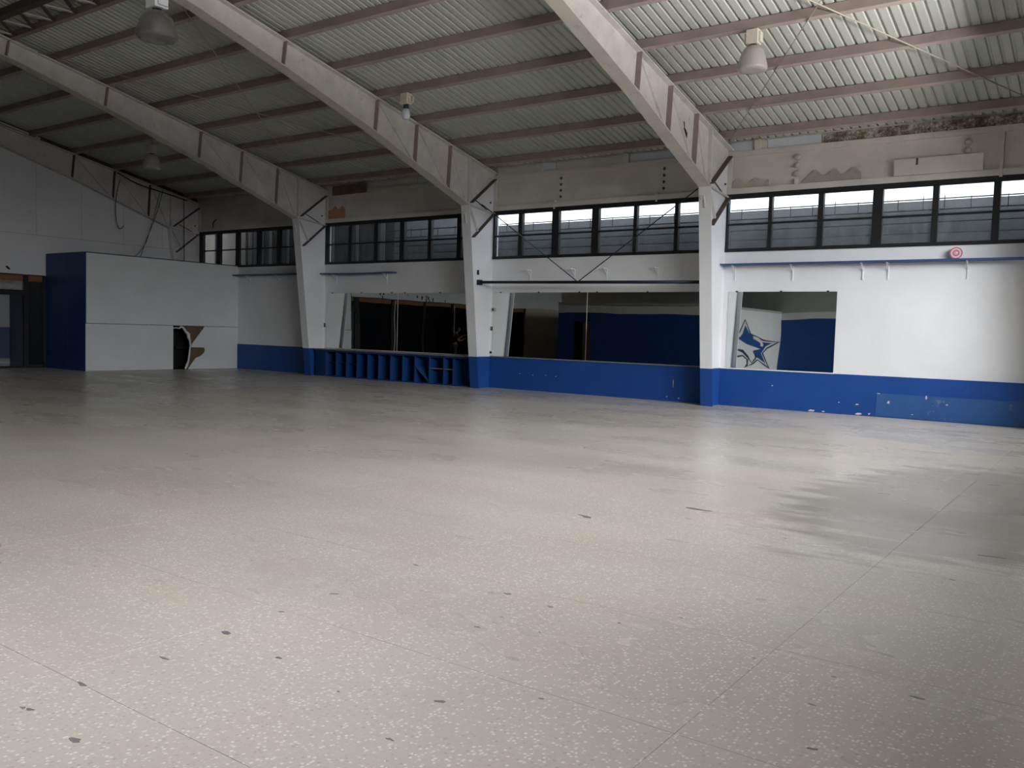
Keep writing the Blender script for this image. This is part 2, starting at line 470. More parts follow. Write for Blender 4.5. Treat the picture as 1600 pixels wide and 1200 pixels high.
# a tall post outside the first pane
wpost = MB().bar((.82, .4, -.13), (.82, .4, 4.72), .02, .02).build('outdoor_post', BLACKF, None)
tag(wpost, 'thin dark upright outside the window pane beside the nearest column', 'post')

# ------------------------------------------------------------------ outside: neighbouring walls seen through the panes
def glare_streak_concrete():
    # window glare painted as a paler top, broken up by streaky stain noise
    m, nt, p, out = nodes('glare_streak_concrete')
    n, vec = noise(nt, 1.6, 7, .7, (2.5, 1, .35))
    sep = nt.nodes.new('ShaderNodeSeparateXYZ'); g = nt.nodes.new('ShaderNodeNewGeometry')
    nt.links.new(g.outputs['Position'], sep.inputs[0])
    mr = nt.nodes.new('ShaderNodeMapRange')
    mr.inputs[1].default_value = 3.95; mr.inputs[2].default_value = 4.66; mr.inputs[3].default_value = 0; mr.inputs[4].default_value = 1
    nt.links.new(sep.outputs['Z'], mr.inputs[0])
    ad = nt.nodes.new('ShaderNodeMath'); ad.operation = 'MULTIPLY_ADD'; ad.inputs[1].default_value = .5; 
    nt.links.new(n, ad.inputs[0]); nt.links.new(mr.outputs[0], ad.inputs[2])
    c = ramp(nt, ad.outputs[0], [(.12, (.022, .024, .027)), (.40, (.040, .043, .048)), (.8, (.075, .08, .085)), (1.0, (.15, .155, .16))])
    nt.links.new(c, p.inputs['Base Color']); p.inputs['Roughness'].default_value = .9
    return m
NB1 = glare_streak_concrete()
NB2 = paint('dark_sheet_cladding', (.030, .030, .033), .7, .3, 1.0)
NB3 = paint('outside_beige_render', (.16, .145, .12), .9, .15, 1.0)
STRIPW = paint('pale_strip', (.16, .16, .155), .8, .2, 2, stretch=(1, 1, .3))
t = MB().box(-60, 60, -60, 60, -.5, -.13).build('ground_outside', NB2, None); tag(t, kind='structure')
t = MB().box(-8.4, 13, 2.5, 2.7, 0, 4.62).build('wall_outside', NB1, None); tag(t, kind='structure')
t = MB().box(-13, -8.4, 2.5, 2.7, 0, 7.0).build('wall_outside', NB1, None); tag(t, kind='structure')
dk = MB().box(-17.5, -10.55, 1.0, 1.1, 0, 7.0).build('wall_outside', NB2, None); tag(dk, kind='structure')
for x, wd in ((-16.6, .10), (-15.7, .08), (-13.55, .10), (-12.45, .09), (-11.35, .16), (-10.75, .22), (-17.1, .2)):
    MB().box(x-wd/2, x+wd/2, .96, 1.0, 2.6, 6.5).build('cladding_strip', STRIPW, dk)
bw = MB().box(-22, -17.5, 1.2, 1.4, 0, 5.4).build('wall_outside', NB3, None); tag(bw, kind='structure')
for x, wd in ((-18.15, .05), (-17.85, .10), (-19.9, .05)):
    MB().box(x-wd/2, x+wd/2, 1.14, 1.2, 2.6, 5.4).build('drain_pipe', NB2, bw)

# ------------------------------------------------------------------ left end wall: white boards, dark glazed front
wall_left = empty('wall_left', (0, 0, 0), kind='structure')
MB().box(XL-.25, XL-.06, YF, -7.62, 0, 2.78).build('wall_core', BLACK, wall_left)
MB().box(XL-.25, XL-.06, -5.72, 0, 0, 2.78).build('wall_core', WHITE, wall_left)
MB().prism([(0, 2.78), (0, 5.82), (RIDGE, 8.31), (YF, 5.82), (YF, 2.78)], 'x', XL-.25, XL-.022).build('gable_core', DARKST, wall_left)
for a, b in ((0, -8.2), (-8.2, -16.6), (-16.6, YF)):
    MB().box(XL-.022, XL, b+.003, a, 2.76, 3.95).build('wall_panel', WHITE, wall_left)
# boards of the gable: a lower row and an upper row with open seams
seams = [0.0, -1.36, -2.73, -4.10, -5.47, -6.84, -8.2, -9.6, -11.0, -12.4, -13.8, -15.2, -16.6, -18.0, -19.4, -20.8, -22.2, YF]
for a, b in zip(seams[:-1], seams[1:]):
    g = .004
    lo = 3.958
    za, zb_ = ztop(a)-.02, ztop(b)-.02
    MB().prism([(a-g, lo), (a-g, za), (b+g, zb_), (b+g, lo)], 'x', XL-.022, XL-(.004 if int(abs(a)*10) % 2 else .008)).build('wall_panel', WHITE, wall_left)
MB().bar((XL+.06, -5.4, 6.79), (XL+.06, -6.6, 7.04), .10, .05, (1, 0, 0)).build('light_leak_strip', CREAM, wall_left)  # pale strip added as painted light leaking in under the roof edge
# glazed front
win5 = empty('window_5', (XL, -12.8, 0), kind='structure')
posts = [-5.79, -7.72, -9.85, -11.98, -14.1, -16.2, -18.3, -20.1]
for i, y in enumerate(posts):
    hw = .07 if i != 1 else .14
    MB().box(XL-.06, XL+.03, y-hw, y+hw, 0, 2.76).build('post', BLACKF, win5)
MB().box(XL-.06, XL+.03, -5.30, -5.19, 0, 2.76).build('post', BLACKF, win5)
ye = [-5.2]+posts
for i in range(len(ye)-1):
    a, b = ye[i]-.07, ye[i+1]+.07
    if b >= a: continue
    MB().box(XL-.05, XL-.015, b, a, 2.565, 2.74).build('transom_panel', TRANSOM, win5)
    MB().box(XL-.06, XL+.03, b, a, 2.735, 2.765).build('head_rail', BLACKF, win5)
    if i == 1:
        MB().box(XL-.06, XL+.03, b, a, 2.14, 2.30).build('door_head', BLACKF, win5)
        MB().box(XL-.05, XL+.04, -6.9, -5.95, 2.33, 2.46).build('door_closer', GREYP, win5)
        MB().box(XL-.03, XL-.022, -6.23, a, .06, 2.14).build('pane', TINT, win5)
        MB().box(XL-.045, XL-.037, b, -6.2, .06, 2.14).build('pane', CLEAR, win5)
        MB().box(XL-.06, XL+.03, b, a, 0, .06).build('sill', BLACKF, win5)
    else:
        MB().box(XL-.05, XL-.02, b, a, .09, 2.565).build('pane', BGLASS, win5)
        MB().box(XL-.06, XL+.03, b, a, 0, .09).build('sill', BLACKF, win5)
MB().box(XL+.03, XL+.05, -9.99, -9.95, .1, 2.70).build('door_edge_strip', IVORY, win5)
MB().box(XL+.03, XL+.05, -14.22, -14.18, .9, 2.62).build('door_edge_strip', IVORY, win5)
tag(MB().box(XL-.26, XL, YF, -20.17, 0, 2.76).build('wall_left_end', BEIGE, None), kind='structure')
# adjoining room behind the open glass
room = empty('wall_adjoining', (-23, -8, 0), kind='structure')
MB().box(-26.3, -26.1, -16, -3, 0, 3.0).build('room_wall', WHITE, room)
MB().box(-26.1, -26.06, -16, -3, 0, 1.12).build('room_dado', BLUE, room)
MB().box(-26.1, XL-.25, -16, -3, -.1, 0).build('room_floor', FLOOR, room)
MB().box(-26.1, XL-.25, -16, -3, 2.9, 3.0).build('room_ceiling', WHITE, room)
MB().box(-26.1, XL-.25, -3.1, -3, 0, 2.9).build('room_side', WHITE, room)
MB().box(-26.1, XL-.25, -16, -15.9, 0, 2.9).build('room_side', WHITE, room)
area_light('adjoining_room_fill', (-23.5, -6.5, 2.85), (0, 0, 0), 1.2, .3, 26, (1, .97, .92), 180)  # unseen fill light added to brighten the room

# ------------------------------------------------------------------ right wall (behind the viewer) with its long window band
wall_right = empty('wall_right', (0, 0, 0), kind='structure')
MB().box(XR, XR+.2, YF, 0, 0, 3.35).build('wall_below_windows', BLUEDK, wall_right)
MB().box(XR, XR+.2, YF-1, 1, 5.3, 6.35).build('wall_above_windows', CREAM, wall_right)
we = [0.0]+[v for y in LY for v in (y+1.6, y-1.6)]+[YF]
for a, b in zip(we[0::2], we[1::2]):
    MB().box(XR, XR+.2, b, a, 3.35, 5.3).build('wall_pier', WHITE, wall_right)
MB().prism([(0.2, 5.75), (0.2, 5.80), (RIDGE, 8.31), (YF, 5.82), (YF, 5.75)], 'x', XR, XR+.2).build('gable', CREAM, wall_right)
MB().box(XR+.2, XR+3.6, YF-1, 1, 6.3, 6.4).build('sky_block_top', CREAM, wall_right)  # added unseen top, ends and back that block sky from the right windows
for ya, yb in ((.9, 1.0), (YF-1, YF-.9)):
    MB().box(XR+.2, XR+3.6, ya, yb, 0, 6.3).build('sky_block_side', NB1, wall_right)
MB().box(XR+3.4, XR+3.6, YF-1, 1, 0, 6.3).build('sky_block_back', NB1, wall_right)
# ------------------------------------------------------------------ camera-side walls (seen only in the mirrors)
wall_front = empty('wall_front', (0, 0, 0), kind='structure')
MB().box(XL-.2, -13.6, -23.8, -23.6, 0, 5.86).build('end_wall', BEIGE, wall_front)
MB().box(-13.6, XR+.2, -23.8, -23.6, 0, 5.86).build('upper_wall', UPGREY, wall_front)
MB().box(-6.5, XR, -23.6, -23.57, 0, 2.46).build('blue_wall', BLUE, wall_front)
MB().box(-6.5, XR, -23.6, -23.57, 2.46, 2.78).build('white_band', WHITE, wall_front)
# the office block
block = empty('wall_office', (-10, -19, 0), kind='structure')
MB().box(-13.7, -12.78, -14.72, -14.6, 0, 2.40).build('front_wall', BLUE, block)
MB().box(-11.87, -6.5, -14.72, -14.6, 0, 2.40).build('front_wall', BLUE, block)
MB().box(-12.78, -11.87, -14.72, -14.6, 1.97, 2.40).build('front_wall', BLUEDK, block)
MB().box(-13.7, -6.5, -14.72, -14.59, 2.40, 2.74).build('white_band', WHITE, block)
MB().box(-6.62, -6.5, -23.6, -14.72, 0, 2.46).build('side_wall', WHITE, block)
MB().box(-6.62, -6.49, -23.6, -14.72, 2.46, 2.76).build('side_band', WHITE, block)
MB().box(-13.7, -13.58, -23.6, -14.72, 0, 2.74).build('side_wall', BEIGE, block)
MB().box(-13.7, -6.5, -23.6, -14.6, 2.76, 2.86).build('block_roof', UPGREY, block)
d1 = empty('door_1', (-12.3, -14.66, 0), kind='structure')
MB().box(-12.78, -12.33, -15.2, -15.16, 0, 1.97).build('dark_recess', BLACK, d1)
MB().box(-12.33, -11.9, -14.70, -14.66, .01, 1.95).build('door_leaf', PLY, d1)
MB().box(-12.78, -12.72, -14.72, -14.58, 0, 1.97).build('door_jamb', BLACKF, d1)
MB().sphere((-12.6, -14.60, 1.75), .02).build('hook', GREYP, d1)
# star mural on the side of the office block
mural = empty('star_mural', (-6.49, -18.6, 1.2), 'blue star emblem with white swoosh on the wall reflected in the right mirror', 'mural')
INK = paint('mural_black', (.03, .035, .05), .6, .05, 3)
MBLUE = paint('mural_blue', (.02, .07, .25), .5, .08, 3)
MWHITE = paint('mural_white', (.66, .66, .66), .6, .04, 3)
def mirrored(pts, c=18.66):
    return pts
outer = [(18.65, 2.37), (19.5, 1.71), (20.96, 1.47), (23.53, 1.35), (21.59, 1.07), (21.1, .89), (22.46, .1), (21.57, .28), (20.38, .59), (19.79, .4), (18.63, .23), (18.95, .41), (18.93, .62), (18.45, .75), (17.55, .67), (15.6, .12), (16.2, .85), (14.6, 1.30), (17.0, 1.60), (17.9, 1.75)]
white = [(18.66, 2.28), (19.39, 1.67), (20.9, 1.41), (23.04, 1.35), (21.52, 1.14), (20.87, .89), (22.1, .23), (20.31, .65), (19.66, .46), (19.08, .32), (19.16, .62), (18.5, .81), (17.54, .75), (15.9, .25), (16.5, .88), (15.2, 1.28), (17.1, 1.52), (18.0, 1.70)]
blue = [(18.69, 2.08), (19.32, 1.71), (19.7, 1.61), (19.83, 1.48), (20.4, 1.37), (20.97, 1.36), (22.22, 1.32), (21.32, 1.19), (20.78, .89), (21.62, .42), (20.24, .72), (19.72, .92), (18.87, 1.04), (17.6, .95), (16.4, .42), (16.8, .92), (15.9, 1.25), (17.2, 1.42), (18.12, 1.56), (18.39, 1.71)]
swoosh = [(16.6, 1.30), (17.68, 1.5), (18.96, 1.26), (20.63, 1.09), (19.71, 1.02), (19.76, .66), (19.48, .49), (19.38, .79), (18.88, 1.0), (18.18, 1.04), (17.2, 1.10)]
claw = [(17.85, .98), (18.53, 1.02), (19.14, .79), (19.54, .48), (19.99, .72), (19.78, .96), (20.29, .78), (20.01, .61), (19.54, .45), (19.03, .7), (18.43, .9)]
eye = [(19.7, 1.61), (20.38, 1.53), (20.98, 1.27), (20.93, 1.19), (20.61, 1.2), (20.6, 1.31), (20.2, 1.46), (19.77, 1.48)]
for i, (nm, pl, m) in enumerate((('star_outline', outer, INK), ('star_border', white, MWHITE), ('star_field', blue, MBLUE), ('swoosh', swoosh, MWHITE), ('claw', claw, INK), ('brow_stripe', eye, MWHITE))):
    MB().prism([(-a, b) for a, b in pl], 'x', -6.5, -6.496+.002*i).build(nm, m, mural)
bd = MB().bar((-2.55, -23.52, 0.0), (-2.55, -23.52, 1.35), .55, .05, (1, 0, 0)).build('wooden_board', BROWNW, None)
tag(bd, 'dark red-brown board standing against the blue far wall, seen at the right mirror edge', 'board')

# ------------------------------------------------------------------ portal frames
def yin(z): return -.58 - (1.15-.58)*z/4.65
BOT = [(-1.15, 4.65), (-4.5, 5.79), (-7.0, 6.53), (-9.0, 7.06), (-12.0, 7.62)]
def zbot(y):
    for (a, za), (b, zb_) in zip(BOT[:-1], BOT[1:]):
        if b <= y <= a: return za + (zb_-za)*(y-a)/(b-a)
    return BOT[-1][1]
LBL = {6.4: 'white steel portal frame just past the right picture edge', 0.0: 'nearest white tapered steel portal frame, with a black mark on its rafter',
       -6.4: 'white tapered steel portal frame, second from the right, ending the cubby bench', -12.8: 'white tapered steel portal frame standing at the left end of the cubby bench',
       -19.2: 'white portal frame against the left end wall above the corner booth'}
for x0 in FX:
    end = x0 < -19
    fr = empty('portal_frame', (x0, -.3, 0), LBL[x0], 'steel frame', 'white portal frames')
    fl, frr = (x0-.17, x0+.11) if not end else (x0-.07, x0+.11)
    wl, wr = x0-.06, x0
    MB().prism([(0, 0), (yin(0), 0), (yin(.82), .82), (0, .82)], 'x', wl, wr).build('painted_base', BLUE, fr)
    MB().prism([(0, .82), (yin(.82), .82), (yin(4.65), 4.65), (0, 5.5)], 'x', wl, wr).build('column_web', WHITE if not end else RAFTER, fr)
    def fl_plate(z0, z1, nm, m):
        MB().prism([(yin(z0), z0), (yin(z0)-.02, z0), (yin(z1)-.02, z1), (yin(z1), z1)], 'x', fl, frr).build(nm, m, fr)
    fl_plate(0, .82, 'painted_flange_base', BLUE)
    fl_plate(.82, 4.66, 'column_flange', WHITE)
    MB().prism([(0, 5.5), (-1.15, 4.65)] + BOT[1:] + [(-12.0, 8.05), (0, 5.57)], 'x', wl, wr).build('rafter_web', RAFTER, fr)
    bf = MB()
    for (a, za), (b, zb_) in zip(BOT[:-1], BOT[1:]):
        bf.prism([(a, za), (b, zb_), (b, zb_-.022), (a, za-.022)], 'x', fl, frr)
    bf.build('bottom_flange', FLANGE, fr)
    MB().prism([(.0, 5.565), (RIDGE, 5.565-SL*RIDGE), (RIDGE, 5.595-SL*RIDGE), (.0, 5.595)], 'x', fl, frr).build('top_flange', RAFTER, fr)
    # mirrored half beyond the ridge
    MB().prism([(RIDGE, 7.62), (RIDGE, 8.05), (YF, 5.57), (YF, 5.1)], 'x', wl, wr).build('rafter_web', RAFTER, fr)
    MB().prism([(RIDGE, 7.6), (RIDGE, 7.62), (YF, 5.10), (YF, 5.08)], 'x', fl, frr).build('bottom_flange', FLANGE, fr)
    MB().prism([(RIDGE, 8.049), (RIDGE, 8.079), (YF, 5.595), (YF, 5.565)], 'x', fl, frr).build('top_flange', RAFTER, fr)
    # stiffeners and web diagonals
    st = [-1.9, -3.12, -4.42, -6.97, -9.2]
    for y in st:
        zt = 5.57-SL*y
        MB().bar((x0+.052, y-.06, zbot(y-.06)), (x0+.052, y, zt), .104, .022, (1, 0, 0)).build('stiffener', PURLIN if x0 > -19 else DARKST, fr)
    MB().bar((x0+.04, -1.13, 4.72), (x0+.04, -1.13, 5.80), .08, .05, (1, 0, 0)).build('knee_stiffener', RAFTER, fr)
    for a, b in ((-4.42, -3.18), (-3.12, -1.96), (-1.9, -1.2)):
        MB().bar((x0+.02, a+.08, 5.53-SL*a), (x0+.02, b-.02, zbot(b)+.04), .04, .05, (1, 0, 0)).build('web_brace', RAFTER, fr)
    # knee plates; dark paint on two stands for their shadow side
    MB().bar((x0+.055, -.06, 5.44), (x0+.055, -1.02, 4.72), .11, .025, (1, 0, 0)).build('knee_plate', DARKST, fr)
    MB().bar((x0+.03, -1.1, 4.66), (x0+.03, -.05, 4.56), .06, .04, (1, 0, 0)).build('knee_plate', RAFTER, fr)
    MB().bar((x0+.055, -.05, 4.56), (x0+.055, -.92, 3.86), .11, .022, (1, 0, 0)).build('knee_plate', DARKST, fr)
    MB().bar((x0+.03, -1.06, 4.58), (x0+.03, -.72, 4.03), .06, .04, (1, 0, 0)).build('web_brace', RAFTER, fr)
    MB().bar((x0+.015, -.80, 4.80), (x0+.015, -.05, 4.52), .02, .02, (1, 0, 0)).build('tie', DARKST, fr)
    MB().box(x0-.0, x0+.10, -.05, 0, 4.64, 5.46).build('wall_cleat', RAFTER, fr)
    MB().tube([(x0, -.18, 4.83), (x0+.03, -.18, 4.83)], .022, 8).build('bolt', DARKST, fr)
    if x0 in (0.0, -6.4, -12.8):
        MB().tube([(x0-.10, yin(4.4)-.02, 4.42), (x0-.10, yin(4.4)-.06, 4.42)], .035, 10).build('bolt', RAFTER, fr)
        MB().tube([(x0-.05, yin(4.3)-.04, 4.45), (x0-.03, yin(4.1)-.04, 4.2)], .025, 8).build('conduit', RAFTER, fr)

mk = MB().prism([(-2.40, 5.72), (-2.35, 5.70), (-2.33, 5.60), (-2.27, 5.57), (-2.20, 5.52), (-2.22, 5.42), (-2.27, 5.46), (-2.33, 5.50), (-2.40, 5.57), (-2.36, 5.60)], 'x', .0005, .005).build('black_mark', BLACK, None)
tag(mk, 'black tape mark shaped like a bent arrow on the nearest rafter', 'mark')

# ------------------------------------------------------------------ purlins
PY = [-.55, -1.78, -3.12, -4.42, -5.70, -6.97, -8.20]
ORD = ['first', 'second', 'third', 'fourth', 'fifth', 'sixth', 'seventh']
for i, y in enumerate(PY):
    zb_ = ztop(y)+.012
    p = empty('purlin', (-5, y, zb_), 'brown steel purlin under the roof sheets, %s up from the window wall' % ORD[i], 'purlin', 'brown roof purlins')
    MB().box(XL, XR, y-.03, y+.03, zb_, zb_+.155).build('purlin_web', PURLIN, p)
    MB().prism([(y-.034, zb_-.001), (y+.06, zb_-.0205), (y+.06, zb_-.0105), (y-.034, zb_+.009)], 'x', XL, XR).build('purlin_lip', LIP, p)
# lattice girder lying in the roof plane by the ridge
g = empty('lattice_girder', (-5, -9.45, 7.5), 'dark lattice girder with zigzag bars at the top left of the roof', 'girder')
def rp(x, y, dz=.012): return (x, y, ztop(y)+dz)
MB().bar(rp(XL, -9.15, .07), rp(XR, -9.15, .07), .09, .16, (0, 1, -SL)).build('chord', PURLIN, g)
MB().bar(rp(XL, -9.74, .07), rp(XR, -9.74, .07), .13, .18, (0, 1, -SL)).build('chord', DARKST, g)
x = XL+.1; k = 0
while x < 2.0:
    MB().bar(rp(x, -9.20, .03), rp(x+.42, -9.68, .03), .08, .03, (1, 0, 0)).build('lattice_bar', DARKST, g)
    MB().bar(rp(x+.42, -9.68, .03), rp(x+.84, -9.20, .03), .06, .02, (1, 0, 0)).build('lattice_bar', RAFTER, g)
    x += .84

# ------------------------------------------------------------------ roof sheeting
ceiling = empty('ceiling', (0, 0, 0), kind='structure')
PITCH_R = .17
def sheet(y0, y1, npitch=6):
    prof = []
    for i in range(npitch):
        b = i*PITCH_R
        prof += [(b, 0), (b+.108, 0), (b+.122, .036), (b+.156, .036)]
    prof.append((npitch*PITCH_R+.0, 0))
    vs = []; fs = []
    for (yy) in (y0, y1):
        for u, h in prof: vs.append((u, yy, ztop(yy)+.172+h))
    n = len(prof)
    for i in range(n-1): fs.append((i, i+1, n+i+1, n+i))
    for (yy) in (y0, y1):
        for u, h in prof: vs.append((u, yy, ztop(yy)+.178+h))
    for i in range(n-1): fs.append((2*n+i, 3*n+i, 3*n+i+1, 2*n+i+1))
    return MB().add(vs, fs)
NS = 28
for (ya, yb) in ((.35, RIDGE), (RIDGE, YF-.3)):
    me = None
    for i in range(NS):
        if me is None:
            mb = sheet(ya, yb); o = mb.build('roof_sheet', SHEET, ceiling); me = o.data
        else:
            o = bpy.data.objects.new('roof_sheet', me); COL.objects.link(o); o.parent = ceiling
        o.location = (XL-.05+i*6*PITCH_R, 0, (i % 2)*.004)

# ------------------------------------------------------------------ bracing rods
def rod(pts, r, label, mat=GALV, name='bracing_rod', cat='rod'):
    return tag(MB().tube(pts, r, 6).build(name, mat, None, True), label, cat)
rod([rp(.06, -.3, -.01), rp(6.28, -9.05, -.01)], .009, 'thin bracing rod rising left to right under the nearest roof bay')
rod([rp(6.2, -.12, -.02), rp(.06, -9.9, -.02)], .012, 'paler bracing rod descending to the right under the nearest roof bay')
rod([rp(-12.72, -8.65, -.02), rp(-7.15, -.55, -.02)], .010, 'thin bracing rod descending to the right between the second and third rafters')
rod([rp(-6.62, -9.6, -.02), rp(-12.7, -1.0, -.02)], .010, 'thin bracing rod descending to the left between the second and third rafters')

# ------------------------------------------------------------------ corner booth
booth = empty('corner_booth', (-18.1, -2.6, 0), 'white board booth with blue end in the far left corner, hole torn in its side', 'booth')
BX = -17.02
MB().box(XL+.03, BX-.0, -5.215, -5.19, 0, 3.41).build('blue_end_panel', BLUEDK, booth)
MB().box(-18.06, -18.03, -5.219, -5.215, 0, 3.40).build('panel_seam_strip', BLUEDK, booth)
MB().box(BX-.025, BX, -5.19, 0, 1.385, 3.42).build('upper_board', BOOTH, booth)
MB().box(BX-.022, BX+.002, -5.21, -2.41, .005, 1.372).build('lower_board', BOOTH, booth)
MB().prism([(0, .005), (0, 1.372), (-1.25, 1.372), (-1.29, 1.36), (-1.52, 1.08), (-1.75, .80), (-1.77, .70), (-1.29, .69), (-1.27, .62), (-1.29, .53), (-1.44, .41), (-1.60, .36), (-1.70, .24), (-1.86, .04), (-1.88, .005)], 'x', BX-.022, BX).build('torn_board', BOOTH, booth)
MB().tube([(BX-.005, y, z) for y, z in ((-2.40, 1.30), (-2.30, 1.31), (-2.20, 1.29), (-2.14, 1.35), (-2.05, 1.31), (-1.97, 1.20), (-1.88, 1.12), (-1.86, 1.00), (-1.82, .92), (-1.80, .77), (-1.82, .60), (-1.84, .45), (-1.87, .25), (-1.93, .10), (-1.98, .01))],
          [.015, .02, .02, .035, .03, .04, .055, .05, .03, .025, .025, .03, .03, .045, .03], 6).build('torn_edge', BOOTH, booth)
MB().prism([(-1.9, .0), (-1.83, .35), (-1.79, .75), (-1.83, 1.0), (-1.95, 1.18), (-2.12, 1.34), (-2.42, 1.38), (-1.0, 1.38), (-1.0, 0)], 'x', BX-.09, BX-.06).build('backing_board', PLY, booth)
MB().box(BX-.80, BX-.78, -2.7, -.95, 0, 3.38).build('shade_lining', BLACK, booth)  # black panels added to paint the shade inside the torn hole
MB().box(BX-.78, BX-.09, -2.72, -2.70, 0, 3.38).build('shade_lining', BLACK, booth)
MB().box(BX-.78, BX-.10, -.97, -.95, 0, 3.38).build('shade_lining', BLACK, booth)
MB().box(BX-.78, BX-.06, -2.7, -.97, 0, .004).build('shade_floor', BLACK, booth)
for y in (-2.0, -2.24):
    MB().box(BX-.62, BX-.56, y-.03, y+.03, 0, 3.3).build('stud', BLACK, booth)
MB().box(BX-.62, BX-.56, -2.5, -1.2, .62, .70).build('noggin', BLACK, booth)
MB().box(XL+.03, BX, -5.2, 0, 3.40, 3.425).build('booth_roof', DARKST, booth)

# ------------------------------------------------------------------ cubby bench
CUBBLUE = paint('cubby_blue_paint', (.011, .050, .185), .45, .10, 2.0)
CUBDARK = paint('cubby_dark_blue', (.008, .034, .125), .45, .10, 2.0)
cub = empty('cubby_bench', (-9.7, -.22, 0), 'long low blue bench of open cubbies under the mirror of the third bay', 'shelving')
CX0, CX1, CD = -12.72, -6.72, .45
MB().box(CX0, CX1, -CD-.015, 0, .79, .822).build('bench_top', LEDGEG, cub)
MB().box(CX0, CX1, -.02, 0, 0, .79).build('back_panel', CUBBLUE, cub)
MB().box(CX0, CX1, -CD, -.02, 0, .03).build('bottom_board', CUBBLUE, cub)
MB().box(CX0, CX1, -CD-.004, -CD+.016, .735, .79).build('front_rail', CUBDARK, cub)
div = [-12.66, -12.23, -11.78, -11.35, -10.91, -10.47, -10.04, -9.57, -9.11, -8.66, -8.13, -7.62, -7.29, -6.74]
for x in div:
    MB().box(x-.011, x+.011, -CD, -.02, .03, .79).build('divider', CUBBLUE, cub)
MB().box(-12.66, -12.23, -CD-.003, -CD+.01, .03, .735).build('closed_front', CUBDARK, cub)
for a, b in ((-12.23, -11.78), (-11.78, -11.35), (-11.35, -10.91)):
    MB().box(a+.011, b-.011, -CD+.12, -.02, .40, .418).build('shelf_board', CUBDARK, cub)
for a, b in ((-8.13, -7.62), (-7.62, -7.29)):
    MB().box(a+.011, b-.011, -CD+.05, -.02, .42, .438).build('shelf_board', PURLIN, cub)
MB().bar((-8.64, -.24, .46), (-8.15, -.24, .06), .40, .018, (0, 1, 0)).build('fallen_shelf', BLUESH, cub)
MB().box(-12.62, -12.2, -.40, -.1, .822, .826).build('paint_flake', WHITE, cub)

# ------------------------------------------------------------------ mirrors
def mirror(x0, x1, label):
    m = empty('wall_mirror', (x0, -.01, .84), label, 'mirror', 'wall mirrors')
    MB().box(x0, x1, -.010, 0, .842, 2.505).build('mirror_glass', MIRROR, m)
    for fx in (.08, .5, .92):
        x = x0+(x1-x0)*fx
        MB().box(x-.02, x+.02, -.016, 0, 2.495, 2.525).build('mirror_clip', BLACK, m)
    return m
mirror(.13, 2.45, 'mirror on the right bay wall reflecting a star mural')
mirror(-6.33, -3.475, 'left mirror sheet of the middle bay, reflecting a doorway in blue wall')
mirror(-3.46, -.24, 'right mirror sheet of the middle bay, reflecting plain blue wall')
mirror(-12.69, -9.76, 'left mirror sheet above the cubby bench, reflecting dark glazing')
mirror(-9.735, -6.62, 'right mirror sheet above the cubby bench, reflecting a standing person')
sj = MB().box(-9.757, -9.738, -.013, 0, .842, 2.50).build('mirror_joint_strip', IVORY, None)
tag(sj, 'pale vertical joint strip between the two mirrors above the cubbies', 'strip')
sj = MB().box(-3.474, -3.461, -.013, 0, 1.6, 2.50).build('mirror_joint_strip', IVORY, None)
tag(sj, 'pale vertical joint strip between the two middle bay mirrors', 'strip')

# ------------------------------------------------------------------ shelves and brackets
def shelf(x0, x1, label, brs, d=.26, z=3.07, m=BLUESH, sag=0):
    s = empty('wall_shelf', ((x0+x1)/2, 0, z), label, 'shelf', 'blue wall shelves')
    if sag:
        n = 6; b = MB()
        P = [(x0+(x1-x0)*i/n, z-sag*math.sin(PI*i/n)) for i in range(n+1)]
        b.prism(P + [(u, v+.03) for u, v in P[::-1]], 'y', -d, 0)
        b.build('shelf_board', m, s)
    else:
        MB().box(x0, x1, -d, 0, z, z+.032).build('shelf_board', m, s)
    for x in brs:
        b = MB()
        b.box(x-.012, x+.012, -d+.05, -.006, z-.02, z)
        b.box(x-.012, x+.012, -.016, 0, z-.33, z)
        b.bar((x, -.01, z-.16), (x, -d+.10, z-.015), .014, .014)
        b.build('shelf_bracket', WHITE, s)
    return s
shelf(.0, 6.2, 'long blue shelf under the windows of the right bay', [.26, 1.52, 2.93, 3.41, 4.82, 5.9])
shelf(-12.75, -9.82, 'sagging blue shelf above the mirrors of the third bay', [-12.3, -10.2], sag=.02)
shelf(-17.0, -13.0, 'blue shelf above the plain white wall beside the corner booth', [-16.4, -14.9], z=3.08)
bk = None
for i, (x, lb) in enumerate(((-5.18, 'leftmost bare shelf bracket above the middle bay pipe'), (-3.86, 'second bare shelf bracket from the left above the middle bay pipe'), (-2.95, 'third bare shelf bracket from the left above the middle bay pipe'), (-1.61, 'rightmost bare shelf bracket above the middle bay pipe'))):
    b = MB(); z = 3.08
    b.box(x-.012, x+.012, -.20, -.006, z-.02, z); b.box(x-.010, x+.010, -.012, 0, z-.36, z); b.bar((x, -.01, z-.15), (x, -.14, z-.015), .012, .012)
    tag(b.build('shelf_bracket', WHITE, None), lb, 'bracket', 'bare shelf brackets')

